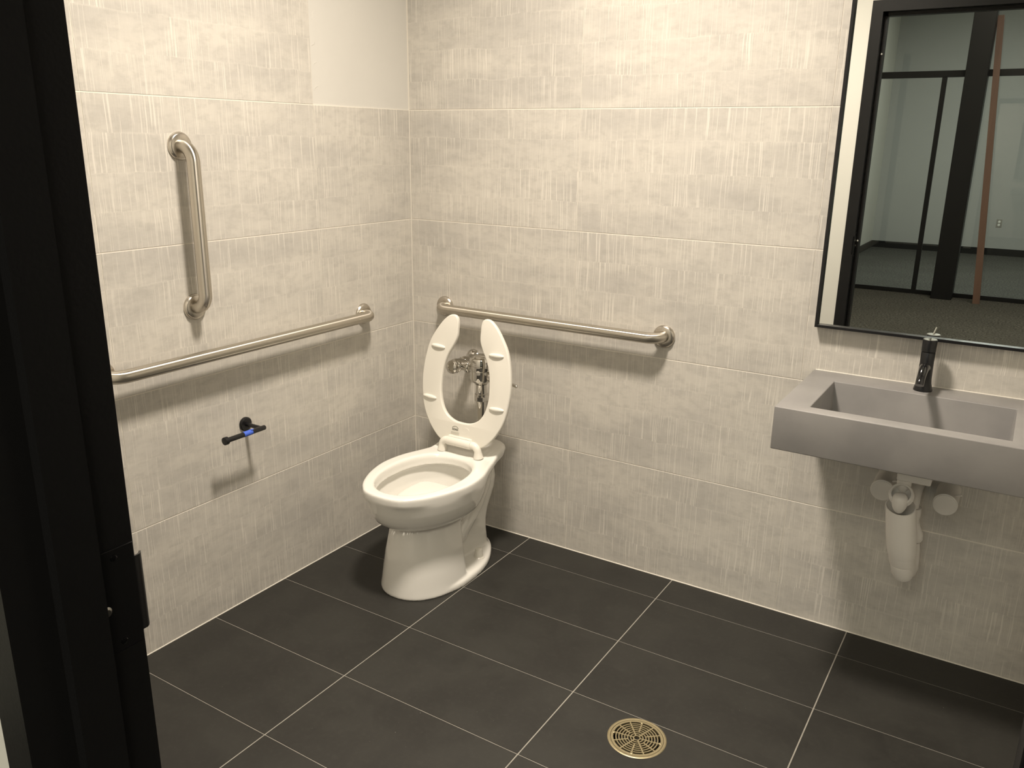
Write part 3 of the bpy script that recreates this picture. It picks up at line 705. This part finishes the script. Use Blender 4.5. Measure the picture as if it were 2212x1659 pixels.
# ------------------------------------------------------------------ wash basin
SX0, SX1, SY0, SY1, SZ0, SZ1 = 1.597, 2.236, -0.455, -0.0010, 0.7455, 0.866
sink = thing('wash_basin', 'grey cast-stone wall-hung trough sink under the mirror', 'sink', ((SX0+SX1)/2, -0.22, SZ0))
bm = bm_new(); add_box(bm, (SX0, SY0, SZ0), (SX1, SY1, SZ1))
def sbd(t):
    c = bm_new()
    x0, x1, y0, y1 = 1.679, 2.151, -0.406, -0.106
    top = [(x0, y0), (x1, y0), (x1, y1), (x0, y1)]; bot = [(x0+.004, y0+.004), (x1-.004, y0+.004), (x1-.004, y1-.004), (x0+.004, y1-.004)]
    a = [c.verts.new((p[0], p[1], SZ1+0.05)) for p in top]; a2 = [c.verts.new((p[0], p[1], SZ1)) for p in top]
    b = [c.verts.new((p[0], p[1], SZ0+0.028 if i in (2, 3) else SZ0+0.020)) for i, p in enumerate(bot)]
    c.faces.new(a); c.faces.new(b[::-1])
    for A_, B_ in ((a, a2), (a2, b)):
        for i in range(4): c.faces.new((A_[i], A_[(i+1) % 4], B_[(i+1) % 4], B_[i]))
    cm = bpy.data.meshes.new('c'); bmesh.ops.recalc_face_normals(c, faces=c.faces); c.to_mesh(cm); c.free()
    co = bpy.data.objects.new('c', cm); COL.objects.link(co)
    md = t.modifiers.new('b', 'BOOLEAN'); md.operation = 'DIFFERENCE'; md.object = co; md.solver = 'EXACT'
    bv = t.modifiers.new('v', 'BEVEL'); bv.width = 0.0028; bv.segments = 3; bv.limit_method = 'ANGLE'; bv.angle_limit = math.radians(40)
    return [co]
mpart('basin', evaluated(bm, sbd, STONE, 35), sink)
bm = bm_new(); add_box(bm, (1.880, -0.262, SZ0+0.0225), (1.950, -0.246, SZ0+0.0262), 0.001); part('slot_drain', bm, BLACKM, sink)
bm = bm_new(); add_box(bm, (SX0+.004, -0.0035, SZ1-0.001), (SX1-.004, 0.0, SZ1+0.0025), 0.001); part('caulk_bead', bm, SEAL, sink)

# faucet
FX, FYY = 1.912, -0.056
fa = thing('faucet', 'black single-hole faucet standing on the back of the grey sink', 'faucet', (FX, FYY, SZ1))
bm = bm_new(); add_lathe(bm, [(0, .0252), (0.004, .0250), (0.010, .0235), (0.022, .0205), (0.036, .0190), (0.060, .0186), (0.112, .0186), (0.1135, .0178)], (FX, FYY, SZ1), n=40); part('body', bm, BLACKM, fa)
bm = bm_new(); add_lathe(bm, [(0.1145, .0178), (0.1155, .0190), (0.148, .0193), (0.1495, .0188), (0.1500, .017)], (FX, FYY, SZ1), n=40); hc = part('handle_cap', bm, BLACKM, fa)
bm = bm_new(); add_lathe(bm, [(0.1500, .0176), (0.1508, .0172)], (FX, FYY, SZ1), n=40); part('cap_disc', bm, BRIGHT, hc, label='dull metal disc on top of the handle')
bm = bm_new(); add_tube(bm, [(FX, FYY+0.004, SZ1+0.1515), (FX+0.001, FYY-0.050, SZ1+0.161)], 0.0022, 12); part('lever_pin', bm, BRIGHT, hc, label='thin bright lever pin')
bm = bm_new()
sp = [(FX, FYY-0.004, SZ1+0.066), (FX, FYY-0.030, SZ1+0.074), (FX, FYY-0.060, SZ1+0.074), (FX, FYY-0.088, SZ1+0.066), (FX, FYY-0.108, SZ1+0.053), (FX, FYY-0.116, SZ1+0.042)]
sp = [tuple(v) for v in sp]
P3 = []
for i in range(len(sp)-1):
    p0, p1, p2, p3 = sp[max(i-1, 0)], sp[i], sp[i+1], sp[min(i+2, len(sp)-1)]
    for k in range(5):
        t = k/5; P3.append(tuple(0.5*((2*p1[j])+(-p0[j]+p2[j])*t+(2*p0[j]-5*p1[j]+4*p2[j]-p3[j])*t*t+(-p0[j]+3*p1[j]-3*p2[j]+p3[j])*t**3) for j in range(3)))
P3.append(sp[-1])
add_tube(bm, P3, [0.0150-0.0035*min(1, i/16) for i in range(len(P3))], 24); part('spout', bm, BLACKG, fa)

# trap and stop covers under the sink
def cover(x, z, label, r=0.0325, y1=-0.112):
    t = thing('stop_cover', label, 'pipe cover', (x, 0, z))
    bm = bm_new(); add_lathe(bm, [(0, r*.98), (0.03, r), (0.100, r), (0.101, r*1.02), (-y1-0.001, r*1.02), (-y1, r*0.97), (-y1, r*.2)], (x, 0, z+0.008), (0, -1, -0.06), 36); part('sleeve', bm, PVC, t)
    bm = bm_new(); add_lathe(bm, [(0, r*.94), (0.0015, r*.93), (0.002, r*.5)], (x, y1-0.0005, z+0.0012), (0, -1, -0.06), 36); part('end_cap', bm, PVC, t)
    bm = bm_new(); add_tube(bm, [(x+r*.7, -0.09, z+r*.85), (x+r*1.15, -0.10, z+r*1.05)], 0.0022, 8); part('tie_tail', bm, PVC, t)
cover(1.852, 0.557, 'white capped pipe cover left of the sink trap')
cover(2.020, 0.553, 'white capped pipe cover right of the sink trap')
tr = thing('trap_cover', 'white plastic covered drain trap hanging under the sink', 'drain trap', (1.915, -0.15, 0.5))
TX, TY = 1.914, -0.190
bm = bm_new(); add_box(bm, (1.900, -0.262, 0.655), (1.985, -0.150, SZ0+0.001), 0.003); part('drain_box', bm, PVC, tr)
bm = bm_new(); add_tube(bm, [(TX, TY, 0.66), (TX, TY, 0.60)], 0.0190, 24); part('tailpiece', bm, PVC, tr)
bm = bm_new()
for k, (h, r) in enumerate([(0, .0265), (0.004, .0300), (0.008, .0270), (0.013, .0300), (0.017, .0275), (0.024, .0270)]): pass
add_lathe(bm, [(0, .0235), (0.001, .0300), (0.004, .0330), (0.008, .0300), (0.012, .0330), (0.016, .0300), (0.020, .0325), (0.024, .0310), (0.026, .0300), (0.026, .0250), (0.010, .0245), (0.009, .002)], (TX, TY-0.016, 0.590), (0, -0.80, 0.60), 40); part('ribbed_collar', bm, PVC, tr)
bm = bm_new(); bmesh.ops.create_uvsphere(bm, u_segments=28, v_segments=18, radius=0.0215)
for v in bm.verts: v.co += Vector((TX, TY-0.040, 0.588)) + Vector((0, 0, min(0, v.co.z)*0.9))
part('elbow', bm, PVC, tr)
# open shell of the front leg; the whole bend leans to the right going down
def lean_trap(bm):
    for v in bm.verts:
        if v.co.z < 0.553: v.co.x += (0.553-v.co.z)*0.15
    return bm
seg = 40
def ell(z, r, tiltk=0.0):
    return [(TX+r*math.cos(2*PI*k/seg), TY+r*math.sin(2*PI*k/seg), z+tiltk*math.sin(2*PI*k/seg)) for k in range(seg)]
bm = bm_new()
add_rings(bm, [ell(0.400, .0355), ell(0.408, .0375), ell(0.425, .0400), ell(0.470, .0412), ell(0.515, .0408), ell(0.553, .0400, 0.012), ell(0.5535, .0372, 0.012), ell(0.515, .0380), ell(0.45, .038)], True, True)
part('front_sleeve', lean_trap(bm), PVC, tr)
bm = bm_new(); pts = [(TX, TY, 0.412), (TX, TY+0.001, 0.385), (TX+0.003, TY+0.010, 0.366), (TX+0.006, TY+0.028, 0.357), (TX+0.010, TY+0.050, 0.360), (TX+0.012, TY+0.064, 0.378), (TX+0.014, TY+0.070, 0.402), (TX+0.015, TY+0.072, 0.425)]
add_tube(bm, pts, [.0365, .0350, .0325, .0310, .0290, .0270, .0260, .0255], 28); part('bend_sleeve', lean_trap(bm), PVC, tr)
bm = bm_new(); add_tube(bm, [(TX, TY-0.002, 0.376), (TX+0.001, TY, 0.350), (TX+0.002, TY+0.003, 0.342)], [.0305, .0300, .0265], 28); part('cleanout_cap', lean_trap(bm), PVC, tr)
bm = bm_new(); add_lathe(bm, [(0.428, .0285), (0.434, .0320), (0.452, .0325), (0.470, .0260), (0.492, .0230), (0.512, .0280), (0.530, .0295)], (TX+0.016, TY+0.075, 0), n=32); part('rear_sleeve', lean_trap(bm), PVC, tr)
bm = bm_new(); add_tube(bm, fillet([(TX+0.020, TY+0.075, 0.52), (TX+0.020, TY+0.075, 0.560), (TX+0.020, 0.0, 0.566)], 0.03, 8), 0.0225, 24); part('wall_arm', bm, PVC, tr)

# ------------------------------------------------------------------ mirror
MX0, MX1, MZ0, MZ1, MD = 1.588, 2.242, 1.006, 2.10, 0.031
mi = thing('wall_mirror', 'tall rectangular mirror in a thin black frame above the sink', 'mirror', ((MX0+MX1)/2, 0, MZ0))
fwid = 0.0085
for nm, a, b in (('frame_side', (MX0, -MD, MZ0), (MX0+fwid, 0, MZ1)), ('frame_side', (MX1-fwid, -MD, MZ0), (MX1, 0, MZ1)), ('frame_bottom', (MX0+fwid, -MD, MZ0), (MX1-fwid, 0, MZ0+fwid)), ('frame_top', (MX0+fwid, -MD, MZ1-fwid), (MX1-fwid, 0, MZ1))):
    bm = bm_new(); add_box(bm, a, b, 0.0006); part(nm, bm, BLACKM, mi, None)
bm = bm_new(); add_box(bm, (MX0+fwid, -MD+0.013, MZ0+fwid), (MX1-fwid, -0.004, MZ1-fwid)); part('mirror_glass', bm, MIRROR, mi, None)

# ------------------------------------------------------------------ floor drain
fd = thing('floor_drain', 'round nickel-bronze floor drain with slotted grate in the dark tiles', 'drain', (DRX, DRY, 0))
bm = bm_new(); R = 0.0800
add_lathe(bm, [(-0.012, R-.004), (0.0004, R-.0005), (0.0014, R-.002), (0.0016, R-.005), (0.0010, R-.0085), (-0.0006, R-.0092), (-0.012, R-.0092)], (DRX, DRY, 0), n=72, cap=False); part('rim', bm, BRONZE, fd)
bm = bm_new(); A0 = 0.18
RB = R-.0098
def annulus(bm, ri, ro, z0, z1, n=72):
    rs = [[(DRX+r*math.cos(2*PI*k/n), DRY+r*math.sin(2*PI*k/n), z) for k in range(n)] for r, z in ((ri, z1), (ro, z1), (ro, z0), (ri, z0))]
    R_ = [[bm.verts.new(p) for p in r] for r in rs]
    for i in range(4):
        for k in range(n): bm.faces.new((R_[i][k], R_[i][(k+1) % n], R_[(i+1) % 4][(k+1) % n], R_[(i+1) % 4][k]))
annulus(bm, RB*0.905, RB, -0.008, 0.0006)
for k in range(7):
    r = RB*(0.125+k*0.112); annulus(bm, r-0.00145, r+0.00145, -0.006, 0.0003)
def spoke(a, ra, rb, wd):
    c, s = math.cos(a), math.sin(a)
    q = [bm.verts.new((DRX+c*r-s*t, DRY+s*r+c*t, z)) for z in (-0.005, 0.0004) for r, t in ((ra, -wd), (rb, -wd), (rb, wd), (ra, wd))]
    for f in ((0, 1, 2, 3), (7, 6, 5, 4), (0, 4, 5, 1), (1, 5, 6, 2), (2, 6, 7, 3), (3, 7, 4, 0)): bm.faces.new([q[i] for i in f])
for k in range(12): spoke(A0+k*PI/6, 0.008 if k % 2 == 0 else RB*0.36, RB*0.92, 0.0019)
part('grate', bm, BRONZE, fd, None)
for a in (A0+PI/12*1, A0+PI/12*1+PI):
    pass
for a in (A0+0.02, A0+PI/2+0.02, A0+PI+0.02, A0+3*PI/2+0.02):
    bm = bm_new(); add_lathe(bm, [(-0.004, .0042), (0.0010, .0040), (0.0016, .0028)], (DRX+math.cos(a)*RB*.905, DRY+math.sin(a)*RB*.905, 0), n=18); part('screw', bm, BRONZE, fd)
bm = bm_new(); add_lathe(bm, [(-0.055, 0.001), (-0.055, 0.045), (-0.030, 0.066), (-0.010, R-.006)], (DRX, DRY, 0), n=48, cap=False); part('well', bm, WELL, fd)
